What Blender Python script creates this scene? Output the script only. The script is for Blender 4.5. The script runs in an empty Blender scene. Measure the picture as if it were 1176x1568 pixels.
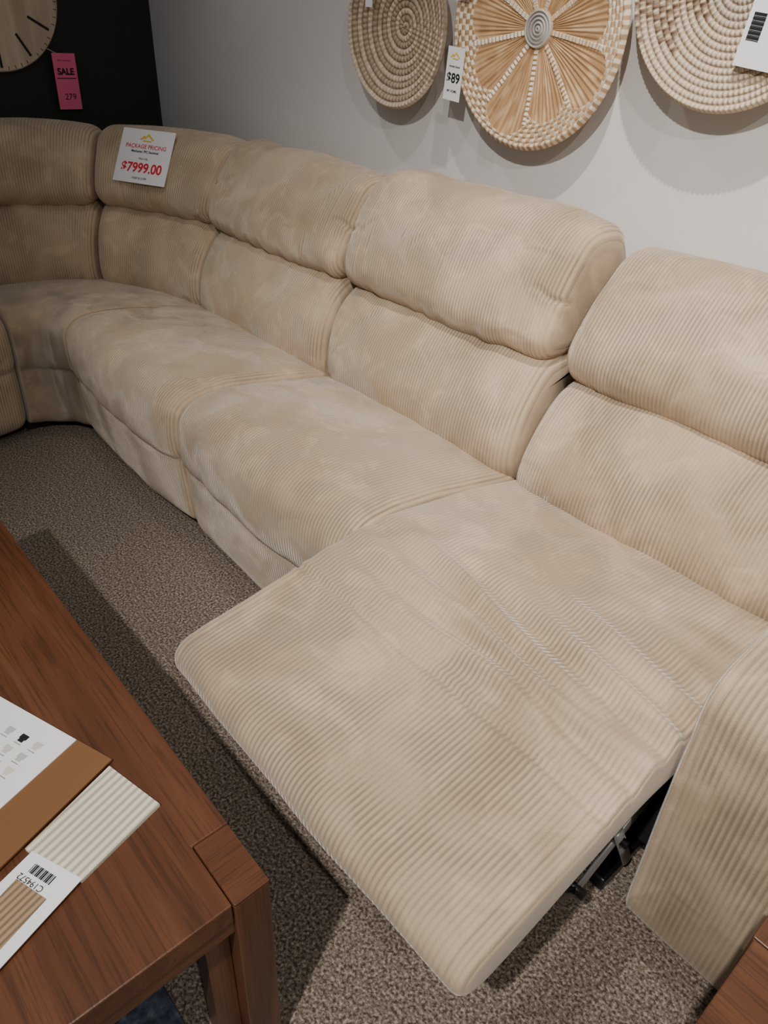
import bpy, bmesh, math, random
from mathutils import Vector, Matrix, noise
from mathutils.bvhtree import BVHTree
random.seed(4)
S = bpy.context.scene
COL = S.collection

# ------------------------------------------------------------------ materials
def new_mat(name):
    m = bpy.data.materials.new(name); m.use_nodes = True
    nt = m.node_tree
    b = nt.nodes["Principled BSDF"]
    return m, nt, b

def N(nt, t, **kw):
    n = nt.nodes.new(t)
    for k, v in kw.items(): setattr(n, k, v)
    return n

def plain(name, col, rough=.6, metal=0.0):
    m, nt, b = new_mat(name)
    b.inputs["Base Color"].default_value = (*col, 1)
    b.inputs["Roughness"].default_value = rough
    b.inputs["Metallic"].default_value = metal
    return m

def ramp(nt, stops):
    r = N(nt, "ShaderNodeValToRGB")
    cr = r.color_ramp
    while len(cr.elements) < len(stops): cr.elements.new(.5)
    for e, (p, c) in zip(cr.elements, stops):
        e.position = p; e.color = (*c, 1)
    return r

def corduroy(name, ca, cb, period=.0094, depth=.0038, nscale=3.0, groove=.80, power=.55, crush=True):
    m, nt, b = new_mat(name); L = nt.links
    uv = N(nt, "ShaderNodeUVMap"); sx = N(nt, "ShaderNodeSeparateXYZ")
    L.new(uv.outputs[0], sx.inputs[0])
    mu = N(nt, "ShaderNodeMath", operation='MULTIPLY'); mu.inputs[1].default_value = 2*math.pi/period
    L.new(sx.outputs[0], mu.inputs[0])
    si = N(nt, "ShaderNodeMath", operation='SINE'); L.new(mu.outputs[0], si.inputs[0])
    ma = N(nt, "ShaderNodeMath", operation='MULTIPLY_ADD'); ma.inputs[1].default_value = .5; ma.inputs[2].default_value = .5
    L.new(si.outputs[0], ma.inputs[0])
    pw = N(nt, "ShaderNodeMath", operation='POWER'); pw.inputs[1].default_value = power
    L.new(ma.outputs[0], pw.inputs[0])
    tc = N(nt, "ShaderNodeTexCoord")
    n1 = N(nt, "ShaderNodeTexNoise"); n1.inputs["Scale"].default_value = nscale
    n1.inputs["Detail"].default_value = 2; n1.inputs["Distortion"].default_value = .9; n1.inputs["Roughness"].default_value = .5
    L.new(tc.outputs["Object"], n1.inputs["Vector"])
    r1 = ramp(nt, [(.36, ca), (.50, mixt(ca, cb, .5)), (.64, cb)])
    L.new(n1.outputs["Fac"], r1.inputs[0])
    n4 = N(nt, "ShaderNodeTexNoise"); n4.inputs["Scale"].default_value = 10; n4.inputs["Detail"].default_value = 3
    n4.inputs["Distortion"].default_value = 1.2
    L.new(tc.outputs["Object"], n4.inputs["Vector"])
    m4 = N(nt, "ShaderNodeMapRange"); m4.inputs["From Min"].default_value = .56; m4.inputs["From Max"].default_value = .61
    m4.inputs["To Min"].default_value = 1.0; m4.inputs["To Max"].default_value = 1.12
    L.new(n4.outputs["Fac"], m4.inputs["Value"])
    n2 = N(nt, "ShaderNodeTexNoise"); n2.inputs["Scale"].default_value = 420; n2.inputs["Detail"].default_value = 2
    L.new(tc.outputs["Object"], n2.inputs["Vector"])
    n5 = N(nt, "ShaderNodeTexNoise"); n5.inputs["Scale"].default_value = 5.5; n5.inputs["Detail"].default_value = 3
    n5.inputs["Distortion"].default_value = .8
    mp5 = N(nt, "ShaderNodeMapping"); mp5.inputs["Location"].default_value = (3.1, 7.7, 1.3)
    L.new(tc.outputs["Object"], mp5.inputs[0]); L.new(mp5.outputs[0], n5.inputs["Vector"])
    m5 = N(nt, "ShaderNodeMapRange"); m5.inputs["From Min"].default_value = .38; m5.inputs["From Max"].default_value = .62
    m5.inputs["To Min"].default_value = .28 if crush else 1; m5.inputs["To Max"].default_value = 1.0
    L.new(n5.outputs["Fac"], m5.inputs["Value"])
    inv = N(nt, "ShaderNodeMath", operation='SUBTRACT'); inv.inputs[0].default_value = 1.0
    L.new(pw.outputs[0], inv.inputs[1])
    w1 = N(nt, "ShaderNodeMath", operation='MULTIPLY'); L.new(inv.outputs[0], w1.inputs[0]); L.new(m5.outputs[0], w1.inputs[1])
    mg = N(nt, "ShaderNodeMapRange"); mg.inputs["To Min"].default_value = 1.02; mg.inputs["To Max"].default_value = groove
    L.new(w1.outputs[0], mg.inputs["Value"])
    mm = N(nt, "ShaderNodeMath", operation='MULTIPLY'); L.new(mg.outputs[0], mm.inputs[0]); L.new(m4.outputs[0], mm.inputs[1])
    mx = N(nt, "ShaderNodeMix", data_type='RGBA', blend_type='MULTIPLY'); mx.inputs["Factor"].default_value = 1
    L.new(r1.outputs[0], mx.inputs["A"]); L.new(mm.outputs[0], mx.inputs["B"])
    L.new(mx.outputs["Result"], b.inputs["Base Color"])
    b.inputs["Roughness"].default_value = .8
    b.inputs["Specular IOR Level"].default_value = .15
    b.inputs["Sheen Weight"].default_value = .40
    b.inputs["Sheen Roughness"].default_value = .35
    b.inputs["Sheen Tint"].default_value = (1, .96, .91, 1)
    h1 = N(nt, "ShaderNodeMath", operation='MULTIPLY'); h1.inputs[1].default_value = -1; L.new(w1.outputs[0], h1.inputs[0])
    ad = N(nt, "ShaderNodeMath", operation='MULTIPLY_ADD'); ad.inputs[1].default_value = .22
    L.new(n2.outputs["Fac"], ad.inputs[0]); L.new(h1.outputs[0], ad.inputs[2])
    bp = N(nt, "ShaderNodeBump"); bp.inputs["Distance"].default_value = depth; bp.inputs["Strength"].default_value = .85
    L.new(ad.outputs[0], bp.inputs["Height"]); L.new(bp.outputs[0], b.inputs["Normal"])
    return m
def mixt(a, b, f): return tuple(a[k]*(1-f)+b[k]*f for k in range(3))

M_cord = corduroy("beige_corduroy", (.415, .308, .202), (.565, .435, .300))

def carpet_mat():
    m, nt, b = new_mat("berber_carpet"); L = nt.links
    tc = N(nt, "ShaderNodeTexCoord")
    n1 = N(nt, "ShaderNodeTexNoise"); n1.inputs["Scale"].default_value = 170; n1.inputs["Detail"].default_value = 2
    n1.inputs["Roughness"].default_value = .6
    L.new(tc.outputs["Object"], n1.inputs["Vector"])
    r = ramp(nt, [(.37, (.080, .058, .044)), (.47, (.18, .14, .108)), (.56, (.255, .205, .163)), (.66, (.41, .345, .285))])
    L.new(n1.outputs["Fac"], r.inputs[0])
    v = N(nt, "ShaderNodeTexVoronoi"); v.inputs["Scale"].default_value = 200
    L.new(tc.outputs["Object"], v.inputs["Vector"])
    n3 = N(nt, "ShaderNodeTexNoise"); n3.inputs["Scale"].default_value = 2.0
    L.new(tc.outputs["Object"], n3.inputs["Vector"])
    mr = N(nt, "ShaderNodeMapRange"); mr.inputs["To Min"].default_value = .85; mr.inputs["To Max"].default_value = 1.15
    L.new(n3.outputs["Fac"], mr.inputs["Value"])
    mx = N(nt, "ShaderNodeMix", data_type='RGBA', blend_type='MULTIPLY'); mx.inputs["Factor"].default_value = 1
    L.new(r.outputs[0], mx.inputs["A"]); L.new(mr.outputs[0], mx.inputs["B"])
    L.new(mx.outputs["Result"], b.inputs["Base Color"])
    b.inputs["Roughness"].default_value = .95; b.inputs["Specular IOR Level"].default_value = .1
    inv = N(nt, "ShaderNodeMath", operation='SUBTRACT'); inv.inputs[0].default_value = 1
    L.new(v.outputs["Distance"], inv.inputs[1])
    bp = N(nt, "ShaderNodeBump"); bp.inputs["Distance"].default_value = .003; bp.inputs["Strength"].default_value = .8
    L.new(inv.outputs[0], bp.inputs["Height"]); L.new(bp.outputs[0], b.inputs["Normal"])
    return m
M_carpet = carpet_mat()

def wood_mat(name, c1, c2, c3, axis='X', fine=.70):
    m, nt, b = new_mat(name); L = nt.links
    tc = N(nt, "ShaderNodeTexCoord"); mp = N(nt, "ShaderNodeMapping")
    mp.inputs["Scale"].default_value = {'X': (1.2, 13, 13), 'Y': (13, 1.2, 13), 'Z': (13, 13, 1.2)}[axis]
    L.new(tc.outputs["Object"], mp.inputs[0])
    n1 = N(nt, "ShaderNodeTexNoise"); n1.inputs["Scale"].default_value = 1.3; n1.inputs["Detail"].default_value = 5
    n1.inputs["Distortion"].default_value = .9
    L.new(mp.outputs[0], n1.inputs["Vector"])
    r = ramp(nt, [(.30, c1), (.5, c2), (.70, c3)])
    L.new(n1.outputs["Fac"], r.inputs[0])
    mp2 = N(nt, "ShaderNodeMapping")
    mp2.inputs["Scale"].default_value = {'X': (9, 260, 260), 'Y': (260, 9, 260), 'Z': (260, 260, 9)}[axis]
    L.new(tc.outputs["Object"], mp2.inputs[0])
    n2 = N(nt, "ShaderNodeTexNoise"); n2.inputs["Scale"].default_value = 1; n2.inputs["Detail"].default_value = 2
    L.new(mp2.outputs[0], n2.inputs["Vector"])
    mr = N(nt, "ShaderNodeMapRange"); mr.inputs["From Min"].default_value = .36; mr.inputs["From Max"].default_value = .50
    mr.inputs["To Min"].default_value = fine; mr.inputs["To Max"].default_value = 1.0
    L.new(n2.outputs["Fac"], mr.inputs["Value"])
    mx = N(nt, "ShaderNodeMix", data_type='RGBA', blend_type='MULTIPLY'); mx.inputs["Factor"].default_value = 1
    L.new(r.outputs[0], mx.inputs["A"]); L.new(mr.outputs[0], mx.inputs["B"])
    L.new(mx.outputs["Result"], b.inputs["Base Color"])
    b.inputs["Roughness"].default_value = .36
    b.inputs["Coat Weight"].default_value = .25; b.inputs["Coat Roughness"].default_value = .22
    bp = N(nt, "ShaderNodeBump"); bp.inputs["Distance"].default_value = .0005; bp.inputs["Strength"].default_value = .4
    L.new(n2.outputs["Fac"], bp.inputs["Height"]); L.new(bp.outputs[0], b.inputs["Normal"])
    return m
WC = ((.080, .028, .012), (.118, .043, .018), (.158, .062, .027))
M_woodx = wood_mat("cherry_wood_x", *WC, 'X')
M_woody = wood_mat("cherry_wood_y", *WC, 'Y')
M_woodz = wood_mat("cherry_wood_z", *WC, 'Z')
M_clock = wood_mat("pale_oak", (.50, .38, .25), (.62, .49, .34), (.72, .59, .43), 'Z', .92)

def wall_mat(name, col, rough=.85):
    m, nt, b = new_mat(name); L = nt.links
    tc = N(nt, "ShaderNodeTexCoord")
    n1 = N(nt, "ShaderNodeTexNoise"); n1.inputs["Scale"].default_value = 180; n1.inputs["Detail"].default_value = 3
    L.new(tc.outputs["Object"], n1.inputs["Vector"])
    b.inputs["Base Color"].default_value = (*col, 1); b.inputs["Roughness"].default_value = rough
    bp = N(nt, "ShaderNodeBump"); bp.inputs["Distance"].default_value = .0008; bp.inputs["Strength"].default_value = .3
    L.new(n1.outputs["Fac"], bp.inputs["Height"]); L.new(bp.outputs[0], b.inputs["Normal"])
    return m
M_wall = wall_mat("greige_paint", (.71, .685, .665))
M_dark = wall_mat("charcoal_paint", (.020, .024, .021), .7)
M_trim = plain("white_trim", (.75, .74, .72), .5)
M_white = plain("white_paper", (.88, .87, .88), .6)
M_black = plain("black_fabric", (.008, .008, .009), .9)
M_metal = plain("dark_steel", (.06, .06, .065), .35, .9)
M_steel = plain("bright_steel", (.62, .62, .62), .4, .5)
M_pink = plain("pink_paper", (1.0, .17, .34), .6)
M_ink = plain("black_ink", (.01, .01, .01), .6)
M_red = plain("red_ink", (.75, .02, .04), .6)
M_yel = plain("yellow_ink", (.80, .55, .04), .6)
M_leather = plain("tan_folder", (.20, .092, .036), .5)
M_green = plain("dark_green_card", (.03, .06, .05), .7)
M_grey = plain("grey_ink", (.30, .30, .32), .6)

# ------------------------------------------------------------------ helpers
def empty(name, loc=(0, 0, 0)):
    o = bpy.data.objects.new(name, None); o.location = (0, 0, 0); COL.objects.link(o); return o

def mesh_obj(name, verts, faces, mat, parent=None, smooth=False):
    me = bpy.data.meshes.new(name); me.from_pydata(verts, [], faces); me.update()
    o = bpy.data.objects.new(name, me); COL.objects.link(o)
    if mat: me.materials.append(mat)
    if smooth:
        for p in me.polygons: p.use_smooth = True
    if parent: o.parent = parent
    return o

def fix_normals(o):
    bm = bmesh.new(); bm.from_mesh(o.data)
    bmesh.ops.recalc_face_normals(bm, faces=bm.faces)
    bm.to_mesh(o.data); bm.free()

def box(name, x0, x1, y0, y1, z0, z1, mat, parent=None, bev=0.0, seg=3):
    v = [(x, y, z) for x in (x0, x1) for y in (y0, y1) for z in (z0, z1)]
    f = [(0, 1, 3, 2), (4, 6, 7, 5), (0, 4, 5, 1), (2, 3, 7, 6), (0, 2, 6, 4), (1, 5, 7, 3)]
    o = mesh_obj(name, v, f, mat, parent)
    bm = bmesh.new(); bm.from_mesh(o.data)
    bmesh.ops.recalc_face_normals(bm, faces=bm.faces)
    if bev > 0:
        bmesh.ops.bevel(bm, geom=list(bm.edges), offset=bev, segments=seg, affect='EDGES', profile=.5)
        for fa in bm.faces: fa.smooth = True
    bm.to_mesh(o.data); bm.free()
    if bev > 0:
        wn = o.modifiers.new("wn", 'WEIGHTED_NORMAL'); wn.keep_sharp = False
    return o

def prism(name, pts, z0, z1, mat, parent=None, uvdir=None):
    n = len(pts)
    v = [(p[0], p[1], z0) for p in pts] + [(p[0], p[1], z1) for p in pts]
    f = [tuple(range(n))[::-1], tuple(range(n, 2*n))] + [(i, (i+1) % n, n+(i+1) % n, n+i) for i in range(n)]
    o = mesh_obj(name, v, f, mat, parent)
    fix_normals(o)
    if uvdir:
        uvl = o.data.uv_layers.new(name="UVMap")
        for l in o.data.loops:
            c = o.data.vertices[l.vertex_index].co
            uvl.data[l.index].uv = (c.x*uvdir[0]+c.y*uvdir[1], c.x*-uvdir[1]+c.y*uvdir[0])
    return o

def tube(name, a, b, r, mat, parent=None, flat=None, seg=12):
    a = Vector(a); b = Vector(b); d = (b-a); L = d.length
    q = d.to_track_quat('Z', 'Y')
    vs = []; fs = []
    for k in (0, 1):
        for i in range(seg):
            t = 2*math.pi*i/seg
            x = math.cos(t)*r*(flat or 1); y = math.sin(t)*r
            vs.append(tuple(a + q @ Vector((x, y, L*k))))
    for i in range(seg): fs.append((i, (i+1) % seg, seg+(i+1) % seg, seg+i))
    fs += [tuple(range(seg))[::-1], tuple(range(seg, 2*seg))]
    o = mesh_obj(name, vs, fs, mat, parent, True); return o

def spline(pts, n):
    P = [Vector((p[0], p[1])) for p in pts]; m = len(P); out = []
    for i in range(m):
        p0, p1, p2, p3 = P[i-1], P[i], P[(i+1) % m], P[(i+2) % m]
        t0 = 0; t1 = t0+max((p1-p0).length, 1e-5)**.5; t2 = t1+max((p2-p1).length, 1e-5)**.5; t3 = t2+max((p3-p2).length, 1e-5)**.5
        for k in range(16):
            t = t1+(t2-t1)*k/16
            A1 = p0*((t1-t)/(t1-t0))+p1*((t-t0)/(t1-t0)); A2 = p1*((t2-t)/(t2-t1))+p2*((t-t1)/(t2-t1)); A3 = p2*((t3-t)/(t3-t2))+p3*((t-t2)/(t3-t2))
            B1 = A1*((t2-t)/(t2-t0))+A2*((t-t0)/(t2-t0)); B2 = A2*((t3-t)/(t3-t1))+A3*((t-t1)/(t3-t1))
            out.append(B1*((t2-t)/(t2-t1))+B2*((t-t1)/(t2-t1)))
    cum = [0]
    for i in range(len(out)): cum.append(cum[-1]+(out[(i+1) % len(out)]-out[i]).length)
    tot = cum[-1]; res = []; j = 0
    for k in range(n):
        s = tot*k/n
        while cum[j+1] < s: j += 1
        f = (s-cum[j])/max(cum[j+1]-cum[j], 1e-9)
        res.append((out[j].lerp(out[(j+1) % len(out)], f), s))
    return res, tot

def creases(seed, u0, u1, tot, n, amp, lo=.0, hi=1.0):
    rn = random.Random(seed*17+3); L = []
    for i in range(n):
        u = rn.uniform(u0, u1)
        if rn.random() < .55: u = rn.choice((u0+rn.uniform(.02, .12), u1-rn.uniform(.02, .12)))
        L.append((u, tot*rn.uniform(lo, hi), rn.uniform(-.9, .9)+(math.pi/2 if rn.random() < .4 else 0), rn.uniform(.02, .055), rn.uniform(.4, 1)*amp, rn.uniform(.004, .008)))
    return L
def crease_disp(L, u, s):
    v = 0
    for (cu, cs, a, ln, am, wd) in L:
        du = u-cu; ds = s-cs
        if abs(du) > .13 or abs(ds) > .13: continue
        c, sn = math.cos(a), math.sin(a)
        x = du*c+ds*sn; y = -du*sn+ds*c + 4*x*x
        e = math.exp(-(x/ln)**2)
        v += am*e*(-math.exp(-(y/wd)**2)+.55*math.exp(-((y-wd*1.9)/(wd*1.5))**2))
    return v

def loft(name, prof, u0, u1, nu, nm, mapf, parent, mat=None, r=.03, puff=.0, wr=.003, wsc=7, seed=0, extra=None, uoff=0, pexp=.6, ncr=0, cramp=.004, rng=(0, 1)):
    pts, tot = spline(prof, nm)
    CR = creases(seed, u0, u1, tot, ncr, cramp, *rng)
    area = sum(pts[i][0].x*pts[(i+1) % nm][0].y-pts[(i+1) % nm][0].x*pts[i][0].y for i in range(nm))
    sg = 1 if area > 0 else -1
    nrm = []
    for i in range(nm):
        t = (pts[(i+1) % nm][0]-pts[i-1][0]).normalized()
        nrm.append(Vector((t.y, -t.x))*sg)
    us = []
    K = 7
    for k in range(K): us.append(u0+r*(1-math.cos(k/K*math.pi/2)))
    for k in range(nu+1): us.append(u0+r+(u1-u0-2*r)*k/nu)
    for k in range(K-1, -1, -1): us.append(u1-r*(1-math.cos(k/K*math.pi/2)))
    w = u1-u0; uc = (u0+u1)/2
    V = []; UV = []
    for u in us:
        d = max(min(u-u0, u1-u), 0)
        ins = 0 if d >= r else r-math.sqrt(max(r*r-(r-d)**2, 0))
        c = 1-(2*(u-uc)/w)**2; c = max(c, 0)**pexp
        for i in range(nm):
            p, s = pts[i]; nn = nrm[i]
            q = Vector((u*wsc+seed*3.1, p.x*wsc, p.y*wsc))
            dsp = puff*c - ins + wr*noise.noise(q)*1.6 + wr*.25*noise.noise(q*2.4)
            if CR: dsp += crease_disp(CR, u, s)
            if extra: dsp += extra(u, p, nn, s)
            pp = p+nn*dsp
            V.append(mapf(u, pp.x, pp.y)); UV.append((u+uoff, s))
    nU = len(us); F = []
    for a in range(nU-1):
        for i in range(nm):
            j = (i+1) % nm
            F.append((a*nm+i, a*nm+j, (a+1)*nm+j, (a+1)*nm+i))
    F.append(tuple(range(nm))); F.append(tuple(range((nU-1)*nm, nU*nm))[::-1])
    o = mesh_obj(name, V, F, mat or M_cord, parent, True)
    uvl = o.data.uv_layers.new(name="UVMap")
    for l in o.data.loops: uvl.data[l.index].uv = UV[l.vertex_index]
    fix_normals(o)
    return o

def g(x, s): return math.exp(-(x/s)**2)

# ------------------------------------------------------------------ room
XL, YB = -3.53, 1.75
box("floor", XL-.1, 2.6, -3.0, YB+.1, -.05, 0, M_carpet)
box("wall_back", XL-.1, 2.6, YB, YB+.1, 0, 3.0, M_wall)
box("wall_left", XL-.1, XL, -3.0, YB, 0, 3.0, M_dark)
box("baseboard_back", XL, 2.6, YB-.015, YB, 0, .10, M_trim, bev=.003)
box("baseboard_left", XL, XL+.015, -3.0, YB-.015, 0, .10, M_trim, bev=.003)

# ------------------------------------------------------------------ sofa
sofa = empty("reclining_sectional_sofa")
OX, OY, RC = -2.466, .65, .66
straight = lambda u, y, z: (u, y, z)
def polar(u, y, z):
    ph = u/RC; rr = y-OY
    return (OX-rr*math.sin(ph), OY+rr*math.cos(ph), z)
def leftleg(u, y, z):
    return (OX-(y-OY), OY-u, z)

P_seat = [(1.36, .10), (1.36, .33), (1.33, .400), (1.27, .415), (1.14, .440), (1.0, .463), (.90, .470), (.830, .460), (.790, .425),
          (.778, .36), (.783, .29), (.795, .268), (.794, .245), (.802, .15), (.814, .07), (.84, .045), (1.0, .045), (1.28, .045)]
P_lum = [(1.36, .36), (1.315, .375), (1.283, .42), (1.276, .48), (1.298, .565), (1.342, .638), (1.390, .680), (1.44, .692), (1.50, .695), (1.54, .68), (1.54, .5), (1.50, .38)]
P_head = [(1.47, .690), (1.425, .690), (1.374, .702), (1.350, .745), (1.376, .84), (1.424, .925), (1.468, .976), (1.535, .992), (1.598, .975),
          (1.635, .915), (1.655, .8), (1.65, .70), (1.60, .68), (1.53, .68)]
P_shell = [(1.54, .05), (1.53, .5), (1.56, .76), (1.60, .80), (1.655, .78), (1.675, .5), (1.68, .05)]
def headp(k): return [(y, .69+(z-.69)*k) for y, z in P_head]

def seams(u0, u1, hz=None, k=1.0):
    def f(u, p, n, s):
        d = min(u-u0, u1-u)
        v = -.0020*k*g(d-.085, .003)
        if hz:
            v -= .012*g(p.y-hz-.006*math.sin(u*60), .006)*max(0, 1-d/.10)
        if n.x < 0: v += .0022*math.sin(u*60+noise.noise(Vector((u*6, 2, s)))*6)*g(p.y-.71, .035)
        return v
    return f
def lum_x(u, p, n, s):
    v = 0
    if n.x < .2: v += .0022*math.sin(u*50+noise.noise(Vector((u*7, s*3, 4)))*7)*(g(p.y-.68, .04)+g(p.y-.43, .03))
    return v
def seat_x(sd):
    def f(u, p, n, s):
        if p.y < .25: return 0
        q = noise.noise(Vector((u*12+sd, s*2.5, sd*1.7)))
        return .008*q*g(p.x-.83, .09)
    return f

def add_seat(tag, u0, u1, mp, seed, seat=True, lum=True, res=120, hk=.92):
    w = u1-u0
    if seat:
        loft("seat_"+tag, P_seat, u0+.003, u1-.003, res, 240, mp, sofa, r=.038, puff=.026, wr=.005, wsc=5, seed=seed, extra=seat_x(seed), pexp=.6, ncr=16, cramp=.0035, rng=(.1, .55))
    if lum:
        loft("lumbar_"+tag, P_lum, u0+.006, u1-.006, res, 150, mp, sofa, r=.052, puff=.022, wr=.005, wsc=6, seed=seed+11, extra=lum_x, pexp=.5, ncr=16, cramp=.0035, rng=(.05, .6))
        return loft("headrest_"+tag, headp(hk), u0+.006, u1-.006, res, 170, mp, sofa, r=.040, puff=.020, wr=.006, wsc=6, seed=seed+23,
             extra=seams(u0, u1, .84), pexp=.4, ncr=16, cramp=.0035, rng=(.02, .5))

X0, X1, X2, X3 = -2.466, -1.705, -.944, -.195
add_seat("armless_a", X0, X1, straight, 1, hk=.86)
add_seat("armless_b", X1, X2, straight, 2, hk=.94)
loft("shell_back", P_shell, X0, X2, 20, 60, straight, sofa, r=.02, wr=0)
Q = RC*math.pi/2
loft("seat_corner", P_seat, .002, Q-.002, 90, 170, polar, sofa, r=.02, puff=.012, wr=.003, wsc=5, seed=5)
def corner_back(tag, a, b, seed):
    loft("lumbar_"+tag, P_lum, a+.004, b-.004, 80, 130, polar, sofa, r=.045, puff=.016, wr=.005, wsc=6, seed=seed, extra=lum_x, ncr=12, rng=(.05, .6))
    return loft("headrest_"+tag, headp(.82), a+.004, b-.004, 80, 150, polar, sofa, r=.040, puff=.018, wr=.005, wsc=6, seed=seed+7, extra=seams(-9, 9), ncr=12, rng=(.02, .5))
hc = corner_back("corner_a", 0, Q/2, 40)
corner_back("corner_b", Q/2, Q, 60)
loft("shell_corner", P_shell, .0, Q, 40, 60, polar, sofa, r=.01, wr=0)
add_seat("side", 0.0, .761, leftleg, 8, hk=.84, res=60)
loft("shell_side", P_shell, 0, .761, 20, 60, leftleg, sofa, r=.02, wr=0)

c0 = Vector((1.30, .42))
def rec(P, ang=math.radians(11), dy=.0, dz=-.014):
    out = []
    for (y, z) in P:
        d = Vector((y, z))-c0
        out.append((c0.x+d.x*math.cos(ang)+d.y*math.sin(ang)+dy, c0.y-d.x*math.sin(ang)+d.y*math.cos(ang)+dz))
    return out
loft("lumbar_recliner", rec(P_lum), X2+.006, X3-.003, 120, 150, straight, sofa, r=.052, puff=.020, wr=.005, wsc=6, seed=31, extra=lum_x, pexp=.5, ncr=14, cramp=.003, rng=(.05, .6))
loft("headrest_recliner", rec(headp(.97)), X2+.006, X3-.003, 120, 170, straight, sofa, r=.040, puff=.020, wr=.005, wsc=6, seed=37, pexp=.4, ncr=12, cramp=.003, rng=(.02, .5))
P_rec = [(1.36, .30), (1.36, .37), (1.33, .400), (1.27, .418), (1.12, .450), (.98, .470), (.87, .482), (.77, .480), (.68, .466), (.60, .453),
         (.50, .439), (.43, .428), (.385, .416), (.366, .392), (.368, .360), (.40, .338), (.50, .348), (.62, .372), (.76, .392), (.90, .37), (1.1, .31), (1.28, .28)]
def sst(x): x = max(0, min(1, x)); return x*x*(3-2*x)
def rec_extra(u, p, n, s):
    if n.y < .2: return 0
    t = (u-X2)/(X3-X2)
    y = p.x
    v = -.006*g(y-.645, .0045)
    v += .003*g(y-.632, .007)+.003*g(y-.659, .007)
    dd = min(u-X2, -.216-u)
    if y < .645: v -= .003*g(dd-.032, .0030)
    en = .15+.85*sst(t*2.6)
    wob = .024*noise.noise(Vector((u*3, 3.3, 1)))
    wob2 = .022*noise.noise(Vector((u*4, 8.3, 4)))
    am = lambda k: .85+1.1*noise.noise(Vector((u*5, k*5.1, 2)))
    v += .020*g(y-(.712-.02*t+wob), .019)*am(1)*en*(1-.2*t)
    v += .025*g(y-(.790-.08*t+wob2+.03*t*t), .019)*am(2)*en
    v += .024*g(y-(.872-.12*t-wob), .020)*am(3)*sst((t+.05)*2.2)
    v += .022*g(y-(.965-.16*t+wob2), .022)*am(4)*sst((t-.12)*2.0)
    v += .018*g(y-(1.07-.20*t-wob), .024)*am(5)*sst((t-.28)*2.0)
    v += .012*g(y-(1.17-.22*t+wob), .024)*am(6)*sst((t-.45)*2.2)
    v -= .009*g(y-(.750-.045*t+wob), .013)*en
    v -= .009*g(y-(.83-.10*t), .013)*en
    v -= .008*g(y-(.92-.14*t), .015)*sst((t-.05)*2.5)
    if .42 < y < .645: v += .0024*math.sin(u*30+noise.noise(Vector((u*4, y*3, 0)))*5)*max(0, (y-.42)/.22)
    return v
loft("footrest_seat", P_rec, X2+.004, -.216, 190, 340, straight, sofa, r=.018, puff=.004, wr=.003, wsc=5, seed=71, extra=rec_extra)
box("recliner_inner_frame", X2+.01, X3-.01, .95, 1.5, .05, .30, M_black, sofa, bev=.01)
loft("shell_recliner", [(1.56, .05), (1.55, .5), (1.60, .70), (1.65, .72), (1.685, .6), (1.69, .05)], X2, .06, 20, 60, straight, sofa, r=.02, wr=0)
box("plinth_main", X0, X2, .86, 1.6, .0, .06, M_black, sofa)
box("plinth_recliner", X2, .04, .98, 1.6, .0, .06, M_black, sofa)
box("plinth_arm", -.17, .04, .87, 1.6, .0, .06, M_black, sofa)
box("plinth_side", -3.4, -2.72, -.1, .65, .0, .06, M_black, sofa)
pl = [(OX-r*math.sin(a), OY+r*math.cos(a)) for r, aa in ((.22, 1), (.95, -1)) for a in [math.pi/2*(k/8 if aa > 0 else 1-k/8) for k in range(9)]]
prism("plinth_corner", pl, 0, .06, M_black, sofa)

P_arm = [(.865, .018), (.842, .025), (.832, .06), (.826, .18), (.815, .36), (.806, .52), (.812, .600), (.845, .630), (.92, .638), (1.15, .636), (1.38, .626), (1.50, .60),
         (1.56, .52), (1.60, .3), (1.60, .06), (1.55, .018), (1.2, .018)]
def arm_x(u, p, n, s):
    d = min(u+.212, .075-u)
    v = -.004*g(d-.020, .0035) + .004*g(d-.010, .005) if p.y > .08 else 0
    if p.x < .9: v += .003*noise.noise(Vector((u*12, p.y*5, 6)))
    return v
loft("arm_right", P_arm, -.212, .075, 60, 220, straight, sofa, r=.014, puff=.004, wr=.003, wsc=5, seed=90, extra=arm_x)
loft("arm_side", P_arm, .765, 1.03, 30, 160, leftleg, sofa, r=.02, puff=.006, wr=.003, wsc=5, seed=95)

def lk(n, a, b, m=M_metal, r=.011): tube(n, a, b, r, m, sofa, flat=.35)
for i, x in enumerate((-.270, -.885)):
    lk("link_a%d" % i, (x, 1.0, .12), (x, .62, .34), M_steel); lk("link_b%d" % i, (x+.012, .98, .26), (x+.012, .72, .14), M_steel, .014)
    lk("link_c%d" % i, (x+.012, .72, .14), (x+.012, .52, .335), M_metal, .012); lk("link_d%d" % i, (x-.012, .90, .08), (x-.012, .66, .22), M_steel, .013)
    lk("link_e%d" % i, (x-.012, .66, .22), (x-.012, .48, .34), M_metal)
    lk("link_f%d" % i, (x+.02, .90, .05), (x+.02, .80, .24), M_steel, .012)
    tube("bolt%d" % i, (x-.03, .72, .15), (x+.03, .72, .15), .009, M_metal, sofa)
    tube("bolt_b%d" % i, (x-.03, .82, .20), (x+.035, .82, .20), .008, M_metal, sofa)
tube("cross_tube_a", (-.885, .90, .13), (-.270, .90, .13), .012, M_metal, sofa)
tube("cross_tube_b", (-.885, .62, .33), (-.270, .62, .33), .010, M_metal, sofa)
box("recliner_motor", -.42, -.34, .84, .95, .08, .16, M_metal, sofa, bev=.01)
box("base_rail", -.285, -.255, .84, 1.3, 0.0, .035, M_metal, sofa, bev=.006)

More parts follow.
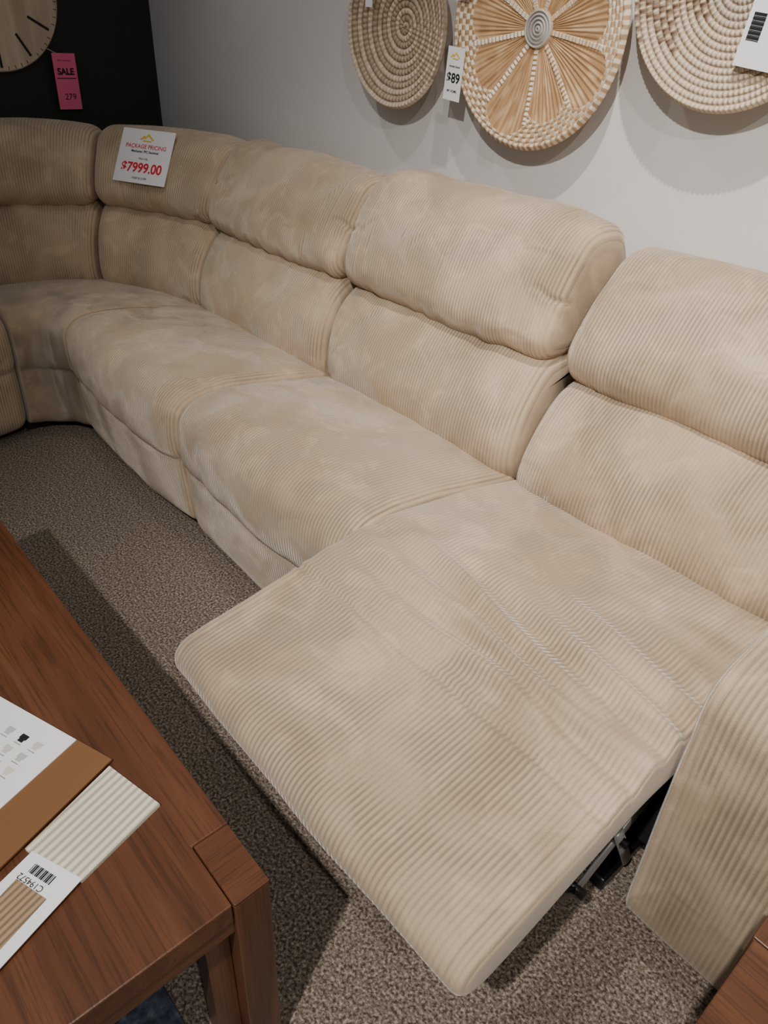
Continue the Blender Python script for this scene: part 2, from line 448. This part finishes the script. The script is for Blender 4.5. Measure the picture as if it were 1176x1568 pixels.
# ------------------------------------------------------------------ text helper
def text(body, size, mat, parent, mw, name="print", align='CENTER', off=0.0):
    cu = bpy.data.curves.new(name, 'FONT'); cu.body = body; cu.size = size; cu.align_x = align; cu.align_y = 'CENTER'; cu.offset = off
    t = bpy.data.objects.new(name, cu); COL.objects.link(t)
    bpy.context.view_layer.update()
    me = bpy.data.meshes.new_from_object(t.evaluated_get(bpy.context.evaluated_depsgraph_get()))
    bpy.data.objects.remove(t)
    o = bpy.data.objects.new(name, me); COL.objects.link(o)
    me.materials.clear(); me.materials.append(mat)
    me.transform(mw); o.parent = parent
    return o

def frame(origin, rt, up):
    rt = Vector(rt).normalized(); up = Vector(up).normalized(); n = rt.cross(up).normalized(); up = n.cross(rt)
    return Matrix(((rt.x, up.x, n.x, origin[0]), (rt.y, up.y, n.y, origin[1]), (rt.z, up.z, n.z, origin[2]), (0, 0, 0, 1)))

def card(name, M, w, h, mat, th=.0012, parent=None, z=0.0, cx=0, cy=0):
    v = []
    for k in (z-th, z):
        for (a, b) in ((-1, -1), (1, -1), (1, 1), (-1, 1)):
            v.append(tuple(M @ Vector((cx+a*w/2, cy+b*h/2, k))))
    f = [(3, 2, 1, 0), (4, 5, 6, 7), (0, 1, 5, 4), (1, 2, 6, 5), (2, 3, 7, 6), (3, 0, 4, 7)]
    return mesh_obj(name, v, f, mat, parent)

def at(M, x, y, z=.0008): return M @ Matrix.Translation((x, y, z))

def roof_logo(M, cx, cy, s, par):
    v = [tuple(M @ Vector((cx+a*s, cy+b*s, .0009))) for a, b in ((-1, 0), (-.5, .45), (-.25, .3), (.05, .7), (.9, 0), (.62, 0), (.05, .45), (-.28, .08), (-.5, .16), (-.7, 0))]
    mesh_obj("logo_roof", v, [tuple(range(10))], M_yel, par)
    card("logo_base", M, s*1.1, s*.12, M_yel, .0003, par, z=.0009, cx=cx, cy=cy-.12*s)

bm = bmesh.new(); bm.from_mesh(hc.data); bvh = BVHTree.FromBMesh(bm); bm.free()
def hit(phd, z):
    ph = math.radians(phd); d = Vector((-math.sin(ph), math.cos(ph), 0))
    h = bvh.ray_cast(Vector((OX, OY, z))+d*.4, d)
    return h[0] if h[0] else Vector((OX, OY, z))+d*.8
pts = {(i, j): hit(a, z) for i, a in enumerate((19, 27.5, 36)) for j, z in enumerate((.785, .85, .905))}
bl, br, tl, tr = pts[(2, 0)], pts[(0, 0)], pts[(2, 2)], pts[(0, 2)]
rt = (br-bl)+(tr-tl); up = (tl-bl)+(tr-br)
cen = (bl+br+tl+tr)/4
Mc = frame(cen, rt, up)
zmax = max((Mc.inverted() @ p).z for p in pts.values())
Mc = Mc @ Matrix.Translation((0.004, 0.026, zmax+.004))
Wd, Hd = .232, .195
sign = card("price_sign", Mc, Wd, Hd, M_white, .0015)
text("PACKAGE PRICING", .021, M_red, sign, at(Mc, 0, .035), "headline", off=.0002)
text("Manhattan 7PC Sectional", .012, M_ink, sign, at(Mc, 0, .017), "line_a", off=.0002)
text("$7999.00", .048, M_red, sign, at(Mc, 0, -.043), "price", off=.0012)
text("Now only", .010, M_ink, sign, at(Mc, 0, -.008), "line_b")
text("MSRP $12,999", .011, M_ink, sign, at(Mc, 0, -.080), "line_c")
roof_logo(Mc, 0, .060, .034, sign)

# ------------------------------------------------------------------ wall clock
clock = empty("wall_clock")
cy, cz, cr = 1.085, 1.352, .262
xf = XL+.035
def disc_x(name, x0, x1, r, mat, par, seg=96):
    v = []; f = []
    for x, rr in ((x0, r), (x1-.004, r), (x1, r-.004)):
        for i in range(seg):
            t = 2*math.pi*i/seg; v.append((x, cy+rr*math.cos(t), cz+rr*math.sin(t)))
    for k in range(2):
        for i in range(seg): f.append((k*seg+i, k*seg+(i+1) % seg, (k+1)*seg+(i+1) % seg, (k+1)*seg+i))
    f += [tuple(range(seg)), tuple(range(2*seg, 3*seg))]
    o = mesh_obj(name, v, f, mat, par); fix_normals(o); return o
disc_x("clock_face", XL, xf, cr, M_clock, clock)
Mk = frame((xf, cy, cz), (0, 1, 0), (0, 0, 1))
for h in range(12):
    a = math.radians(90-30*h)
    Mh = Mk @ Matrix.Rotation(a, 4, 'Z')
    card("hour_mark_%d" % h, Mh, .085 if h % 3 else .10, .009, M_ink, .001, clock, z=.002, cx=cr-.065)
for h in range(60):
    if h % 5: card("minute_mark_%d" % h, Mk @ Matrix.Rotation(math.radians(6*h), 4, 'Z'), .012, .002, M_ink, .001, clock, z=.0015, cx=cr-.012)
card("hour_hand", Mk @ Matrix.Rotation(math.radians(150), 4, 'Z'), .13, .009, M_ink, .002, clock, z=.006, cx=.055)
card("minute_hand", Mk @ Matrix.Rotation(math.radians(75), 4, 'Z'), .19, .007, M_ink, .002, clock, z=.009, cx=.08)
Mt = frame((XL+.045, 1.327, 1.055), (0, 1, .0), (0, .0, 1))
Mt = Mt @ Matrix.Rotation(math.radians(-1), 4, 'Z')
pk = card("sale_tag", Mt, .093, .20, M_pink, .001)
text("SALE", .032, M_ink, pk, at(Mt, 0, .035), "sale_word", off=.0012)
text("fine furniture", .010, M_ink, pk, at(Mt, 0, .075), "small")
text("279", .032, M_ink, pk, at(Mt, .005, -.055), "price")
card("tag_lower", Mt, .08, .003, M_ink, .0005, pk, z=.0006, cy=.012)
tube("tag_string", (XL+.045, 1.31, 1.15), (XL+.04, 1.27, 1.17), .0008, M_white, pk)

# ------------------------------------------------------------------ baskets
def attr_mat(name, rough=.75):
    m, nt, b = new_mat(name)
    a = N(nt, "ShaderNodeVertexColor"); a.layer_name = "Col"
    nt.links.new(a.outputs["Color"], b.inputs["Base Color"])
    b.inputs["Roughness"].default_value = rough
    return m
M_bask = attr_mat("woven_seagrass")

def basket(name, cx, cz, R, colf, hf, nr=130, na=600, dish=.02, standoff=.022, tilt=0.0):
    V = []; C = []; F = []
    th = .012
    for i in range(nr+1):
        rr = i/nr
        r = R*rr
        for j in range(na):
            t = 2*math.pi*j/na
            h = dish*rr**2 + hf(r, t, R)
            y = YB-standoff-th-h - tilt*(r*math.sin(t))
            V.append((cx+r*math.cos(t), y, cz+r*math.sin(t))); C.append(colf(r, t, R))
    for i in range(6):
        a = (i+1)/6*math.pi/2
        for j in range(na):
            t = 2*math.pi*j/na
            r = R+.006*math.sin(a*2)
            y = YB-standoff-th-dish+th*(i+1)/6*1.0 - tilt*(r*math.sin(t))
            V.append((cx+r*math.cos(t), y, cz+r*math.sin(t))); C.append(colf(R*.999, t, R))
    for i in range(20):
        rr = 1-(i+1)/20
        for j in range(na):
            t = 2*math.pi*j/na
            r = R*max(rr, .002); y = YB-standoff-dish*rr**2 - tilt*(r*math.sin(t))
            V.append((cx+r*math.cos(t), y, cz+r*math.sin(t))); C.append((.4, .3, .2))
    rows = len(V)//na
    for i in range(rows-1):
        for j in range(na):
            k = (j+1) % na
            F.append((i*na+j, i*na+k, (i+1)*na+k, (i+1)*na+j))
    o = mesh_obj(name, V, F, M_bask, None, True)
    ca = o.data.color_attributes.new("Col", 'FLOAT_COLOR', 'POINT')
    for i, c in enumerate(C): ca.data[i].color = (c[0], c[1], c[2], 1)
    fix_normals(o)
    tube("hanger_peg", (cx, YB, cz+.02), (cx, YB-standoff-.006, cz+.02), .008, M_metal, o)
    return o

def mixc(a, b, f): return tuple(a[k]*(1-f)+b[k]*f for k in range(3))
tan = (.50, .27, .10)
def jit(r, t, s=60): return noise.noise(Vector((math.cos(t)*r*s, math.sin(t)*r*s, 7)))

def coil_h(nring, amp, stitch=0, samp=0.0):
    def f(r, t, R):
        q = r/R*nring + t/(2*math.pi)
        a = abs(math.sin(math.pi*q))
        v = amp*a**.7
        if stitch:
            k = int(q); ns = max(8, int(stitch*(k+.5)))
            v *= 1-samp*(0.5+0.5*math.cos(t*ns+k*1.3))
        return v
    return f
def b1col(r, t, R):
    q = r/R*12.0 + t/(2*math.pi); k = int(q); fr = q-k
    n = max(8, int(7*(k+.5)))
    st = .5+.5*math.cos(t*n+k*1.3)
    base = mixc((.60, .48, .36), (.33, .235, .155), 1 if k % 2 else .0)
    if k % 2: base = mixc(base, (.58, .48, .36), .5 if st > .6 else 0)
    else: base = mixc(base, (.38, .28, .19), .5 if st < .2 else 0)
    d = min(fr, 1-fr)
    base = mixc(base, (.15, .10, .06), .7 if d < .11 else 0)
    j = 1+.25*jit(r, t); return tuple(x*j for x in base)
basket("woven_basket", -1.862, 1.318, .200, b1col, coil_h(12, .007, 7, .45), dish=.045, standoff=.03)

def b2_parts(r, t, R):
    rr = r/R; n = 9
    s = (t/(2*math.pi)*n+.2) % 1.0
    d = abs(s-.5)
    long = 1 if int(t/(2*math.pi)*n+.2) in (6, 8) else 0
    edge = (.80+.13*long)-.13*(2*d)**2.5
    linew = .5-d
    arc = linew*2*math.pi/n*r
    mid = d*2*math.pi/n*r
    return rr, d, edge, arc, mid
def b2col(r, t, R):
    rr, d, edge, arc, mid = b2_parts(r, t, R)
    if rr < .16:
        q = rr/.16*5; return mixc((.46, .42, .38), (.20, .18, .165), 1 if (q % 1) < .35 else 0)
    if arc < .0055 and rr < .80:
        return mixc((.78, .70, .59), tan, 1 if math.sin(r*560) < -.55 else 0)
    if rr < edge:
        v = noise.noise(Vector((t*26, r*9, 2))); v2 = noise.noise(Vector((t*9, r*22, 5)))
        c = mixc((.52, .31, .15), (.33, .17, .07), min(1, max(0, .5+v*1.1)))
        c = mixc(c, (.64, .44, .25), max(0, min(.7, v2*1.6)))
        return mixc(c, (.58, .38, .20), .5 if math.sin(t*95+v*4) > .6 else 0)
    k = int(rr*24); st = math.sin(t*(58)+k*math.pi)
    c = (.74, .63, .49) if st > -.1 else (.42, .25, .12)
    if rr > .965: c = mixc((.42, .26, .14), (.72, .60, .45), 1 if math.sin(t*90) > 0 else 0)
    j = 1+.2*jit(r, t); return tuple(x*j for x in c)
def b2h(r, t, R):
    rr, d, edge, arc, mid = b2_parts(r, t, R)
    if rr < .16: return .006*abs(math.sin(rr/.16*5*math.pi))+.006
    if arc < .0055 and rr < .80: return .003+.003*abs(math.sin(r*280))
    if rr < edge: return .002+.0010*math.sin(t*95)
    k = int(rr*24)
    return .005*abs(math.sin(rr*24*math.pi))*(.4+.6*abs(math.sin(t*29+k*math.pi/2)))+.001
basket("woven_basket.001", -1.372, 1.333, .260, b2col, b2h, na=760, nr=150, dish=.03, standoff=.035)

def b3col(r, t, R):
    q = r/R*17 + t/(2*math.pi); k = int(q); fr = q-k
    n = max(8, int(7.2*(k+.5))); st = .5+.5*math.cos(t*n+k*1.3)
    base = (.62, .50, .37)
    a = (t-math.radians(175)+math.pi) % (2*math.pi)-math.pi
    if abs(a) < .70+.25*math.sin(k*1.1) and r/R > .35: base = mixc(base, (.14, .075, .04), .9 if (k+int(t*n/(2*math.pi))) % 2 == 0 else .25)
    a2 = (t-math.radians(95)+math.pi) % (2*math.pi)-math.pi
    if abs(a2) < .7 and r/R > .3: base = mixc(base, (.07, .045, .03), .85 if (k+int(t*n/(2*math.pi))) % 2 == 0 else .15)
    if r/R < .35: base = mixc(base, (.42, .37, .32), .5)
    d = min(fr, 1-fr)
    if d < .14 or st < .14: base = mixc(base, (.22, .14, .08), .65)
    return base
basket("woven_basket.002", -.872, 1.437, .226, b3col, coil_h(17, .006, 7.2, .5), na=760, nr=160, dish=.035, standoff=.035)

def wall_tag(name, x, z, w, h, rot, lines, y=YB-.088):
    M = frame((x, y, z), (1, 0, 0), (0, 0, 1)) @ Matrix.Rotation(math.radians(rot), 4, 'Z')
    c = card(name, M, w, h, M_white, .001)
    for (b, s, yy, m) in lines: text(b, s, m, c, at(M, 0, yy), "print", off=s*.02)
    tube("string", M @ Vector((0, h/2, 0)), M @ Vector((.005, h/2+.04, 0)), .0007, M_ink, c)
    return c, M
t1, M1 = wall_tag("price_tag", -1.612, 1.220, .062, .125, -4, [("$89", .032, -.010, M_ink), ("woven bowl", .008, .018, M_ink), ("MY HOME", .008, -.040, M_ink)])
roof_logo(M1, 0, .038, .020, t1)
t2, M2 = wall_tag("price_tag.001", -.79, 1.375, .085, .17, -6, [("home decor", .008, .06, M_ink), ("basket wall art", .007, .045, M_ink)])
for i in range(18):
    card("barcode_%d" % i, M2, .026, .0012+.0008*(i % 3), M_ink, .0004, t2, z=.0008, cx=-.020, cy=-.040+i*.0026)
t3, M3 = wall_tag("price_tag.002", -1.975, 1.39, .03, .06, 0, [("$49", .012, 0, M_ink)])
t4, M4 = wall_tag("price_tag.003", -1.60, 1.41, .05, .05, 3, [("SALE", .014, 0, M_ink)])

# ------------------------------------------------------------------ tables
def parsons(name, x0, x1, y0, y1, zt, zb=(0, 0)):
    root = empty(name)
    lw, ld = .102, .053
    g1 = .0012
    tt = .038
    pts = [(x0+lw, y0), (x1-lw, y0), (x1-lw, y0+ld), (x1-.004, y0+ld), (x1-.004, y1-ld), (x1-lw, y1-ld), (x1-lw, y1), (x0+lw, y1), (x0+lw, y1-ld), (x0+.004, y1-ld), (x0+.004, y0+ld), (x0+lw, y0+ld)]
    o = prism("top", pts, zt-tt, zt, M_woodx, root)
    b = o.modifiers.new("b", 'BEVEL'); b.width = .0025; b.segments = 2; b.limit_method = 'ANGLE'
    for i, (a, c) in enumerate(((x0, y0), (x1-lw, y0), (x1-lw, y1-ld), (x0, y1-ld))):
        z0 = zb[0] if c == y0 else zb[1]
        box("leg_%d" % i, a+g1, a+lw-g1, c+g1, c+ld-g1, z0, zt-.004, M_woodz, root, bev=.003)
        box("leg_cap_%d" % i, a+g1, a+lw-g1, c+g1, c+ld-g1, zt-.0045, zt+.001, M_woody, root, bev=.0022)
        yy = (c+ld-g1, c+ld+.034) if c == y0 else (c-.034, c+g1)
        xx = (a+.030, a+.065) if a == x0 else (a+lw-.065, a+lw-.030)
        box("leg_return_%d" % i, xx[0], xx[1], yy[0], yy[1], z0, zt-tt, M_woodz, root, bev=.002)
    box("apron_a", x0+lw-.002, x1-lw+.002, y0+.004, y0+.030, zt-tt-.040, zt-tt, M_woodx, root, bev=.002)
    box("apron_b", x0+lw-.002, x1-lw+.002, y1-.030, y1-.004, zt-tt-.040, zt-tt, M_woodx, root, bev=.002)
    box("apron_c", x0+.008, x0+.034, y0+ld-.002, y1-ld+.002, zt-tt-.032, zt-tt, M_woody, root, bev=.002)
    box("apron_d", x1-.034, x1-.008, y0+ld-.002, y1-ld+.002, zt-tt-.032, zt-tt, M_woody, root, bev=.002)
    return root
ZT = .46
parsons("coffee_table", -1.68, -.443, -.42, .25, ZT, (.0082, 0))
parsons("end_table", -.020, .56, .12, .705, ZT)

def rug_mat():
    m, nt, b = new_mat("navy_rug_pile"); L = nt.links
    tc = N(nt, "ShaderNodeTexCoord"); n1 = N(nt, "ShaderNodeTexNoise"); n1.inputs["Scale"].default_value = 60; n1.inputs["Detail"].default_value = 4
    L.new(tc.outputs["Object"], n1.inputs["Vector"])
    r = ramp(nt, [(.35, (.03, .036, .055)), (.55, (.075, .09, .13)), (.7, (.18, .20, .24))]); L.new(n1.outputs["Fac"], r.inputs[0])
    L.new(r.outputs[0], b.inputs["Base Color"]); b.inputs["Roughness"].default_value = .95
    bp = N(nt, "ShaderNodeBump"); bp.inputs["Distance"].default_value = .004; L.new(n1.outputs["Fac"], bp.inputs["Height"]); L.new(bp.outputs[0], b.inputs["Normal"])
    return m
box("area_rug", -1.9, -.50, -1.2, .14, 0, .008, rug_mat(), None, bev=.003)

# ------------------------------------------------------------------ literature on the table
d1 = Vector((-.935, -.354)).normalized(); d2 = Vector((.350, -.937)).normalized()
def flat(name, c, w, h, z, mat, th=.0015, par=None, uvd=None):
    c = Vector(c); p = [c, c+d1*w, c+d1*w+d2*h, c+d2*h]
    return prism(name, [(q.x, q.y) for q in p], z-th, z, mat, par, uvd)
fol = flat("swatch_folder", (-.729, .174), .30, .36, ZT+.0075, M_leather, .003)
flat("folder_lining", (-.732, .171), .29, .35, ZT+.0042, M_green, .0035, fol)
cat = flat("catalogue_page", (-.791, .149), .28, .215, ZT+.0095, M_white, .0015)
pics = [plain("picture_tone_%d" % k, c, .6) for k, c in enumerate(((.62, .58, .54), (.70, .64, .56), (.50, .48, .47)))]
for i in range(3):
    for j in range(3):
        c = Vector((-.791, .149))+d1*(.032+.028*i+.004*(j % 2))+d2*(.030+.024*j)
        w_ = .013; h_ = .008
        m_ = M_ink if (i == 1 and j == 0) else pics[(i+2*j) % 3]
        a_ = flat("picture_%d%d" % (i, j), c, w_, h_, ZT+.0101, m_, .0004, cat)
        flat("picture_seat_%d%d" % (i, j), c+d1*.002+d2*.008, w_-.004, .005, ZT+.0101, m_, .0004, cat)
        flat("caption_%d%d" % (i, j), c+d2*.016, w_, .0012, ZT+.0101, M_grey, .0004, cat)
for j in range(12):
    c = Vector((-.791, .149))+d1*.14+d2*(.03+.011*j)
    flat("text_line_%d" % j, c, .10-.02*(j % 3), .0015, ZT+.0100, M_grey, .0003, cat)
M_cream = corduroy("cream_corduroy", (.74, .66, .50), (.80, .73, .58), period=.0105, depth=.003, groove=.62, crush=False)
M_tanc = corduroy("tan_corduroy", (.33, .21, .12), (.42, .29, .18), period=.008, depth=.002, groove=.5, crush=False)
sw = prism("fabric_swatch", [(-.722, .167), (-.623, .193), (-.587, .071), (-.660, .038), (-.672, .034)], ZT+.0006, ZT+.006, M_cream, None, tuple(Vector((.955, .30)).normalized()))
prism("swatch_card", [(-.662, .040), (-.588, .073), (-.546, -.039), (-.50, -.15), (-.583, -.18)], ZT+.0061, ZT+.0072, M_white, sw)
prism("tan_sample", [(-.637, .012), (-.590, .030), (-.555, -.06), (-.60, -.075)], ZT+.0073, ZT+.009, M_tanc, sw, (.955, .30))
Mb = frame((-.622, .030, ZT+.0075), (.93, .37, 0), (-.37, .93, 0))
for i in range(14): card("bar_%d" % i, Mb, .0008+.0008*(i % 3), .012, M_ink, .0002, sw, z=.0004, cx=-.016+i*.0026, cy=.008)
text("C194572", .011, M_ink, sw, at(Mb, -.003, -.006, .0006) @ Matrix.Rotation(math.pi, 4, 'Z'), "code")

# ------------------------------------------------------------------ lights
def spot(name, loc, tgt, e, size=95, blend=.8, rad=.05, col=(1, .965, .92)):
    l = bpy.data.lights.new(name, 'SPOT'); l.energy = e; l.spot_size = math.radians(size); l.spot_blend = blend; l.shadow_soft_size = rad; l.color = col
    o = bpy.data.objects.new(name, l); COL.objects.link(o); o.location = loc
    o.rotation_euler = (Vector(tgt)-Vector(loc)).to_track_quat('-Z', 'Y').to_euler(); return o
spot("ceiling_spot", (1.10, -.30, 2.8), (-.70, .9, .3), 85, 75, .9, .025)
spot("ceiling_spot.003", (.09, -.90, 2.8), (-.75, 1.1, .5), 320, 64, 1.0, .03)
spot("ceiling_spot.001", (-.55, .85, 2.9), (-.55, 1.75, 1.0), 160, 75, .9, .02)
spot("ceiling_spot.002", (-2.35, .75, 2.85), (-1.9, 1.75, 1.1), 24, 90, .9, .02)
w = bpy.data.worlds.new("World"); S.world = w; w.use_nodes = True
bg = w.node_tree.nodes["Background"]; bg.inputs[0].default_value = (.98, .975, .99, 1); bg.inputs[1].default_value = .21

# ------------------------------------------------------------------ camera
cam = bpy.data.cameras.new("camera"); co = bpy.data.objects.new("camera", cam); COL.objects.link(co)
cam.sensor_fit = 'VERTICAL'; cam.sensor_height = 36; cam.lens = 36*1345/1867; cam.clip_start = .05
R = Matrix(((.6566, -.4481, .6069), (.7534, .3444, -.5602), (.0419, .8247, .5639)))
co.matrix_world = Matrix.Translation((0, 0, 1.36)) @ R.to_4x4()
S.camera = co
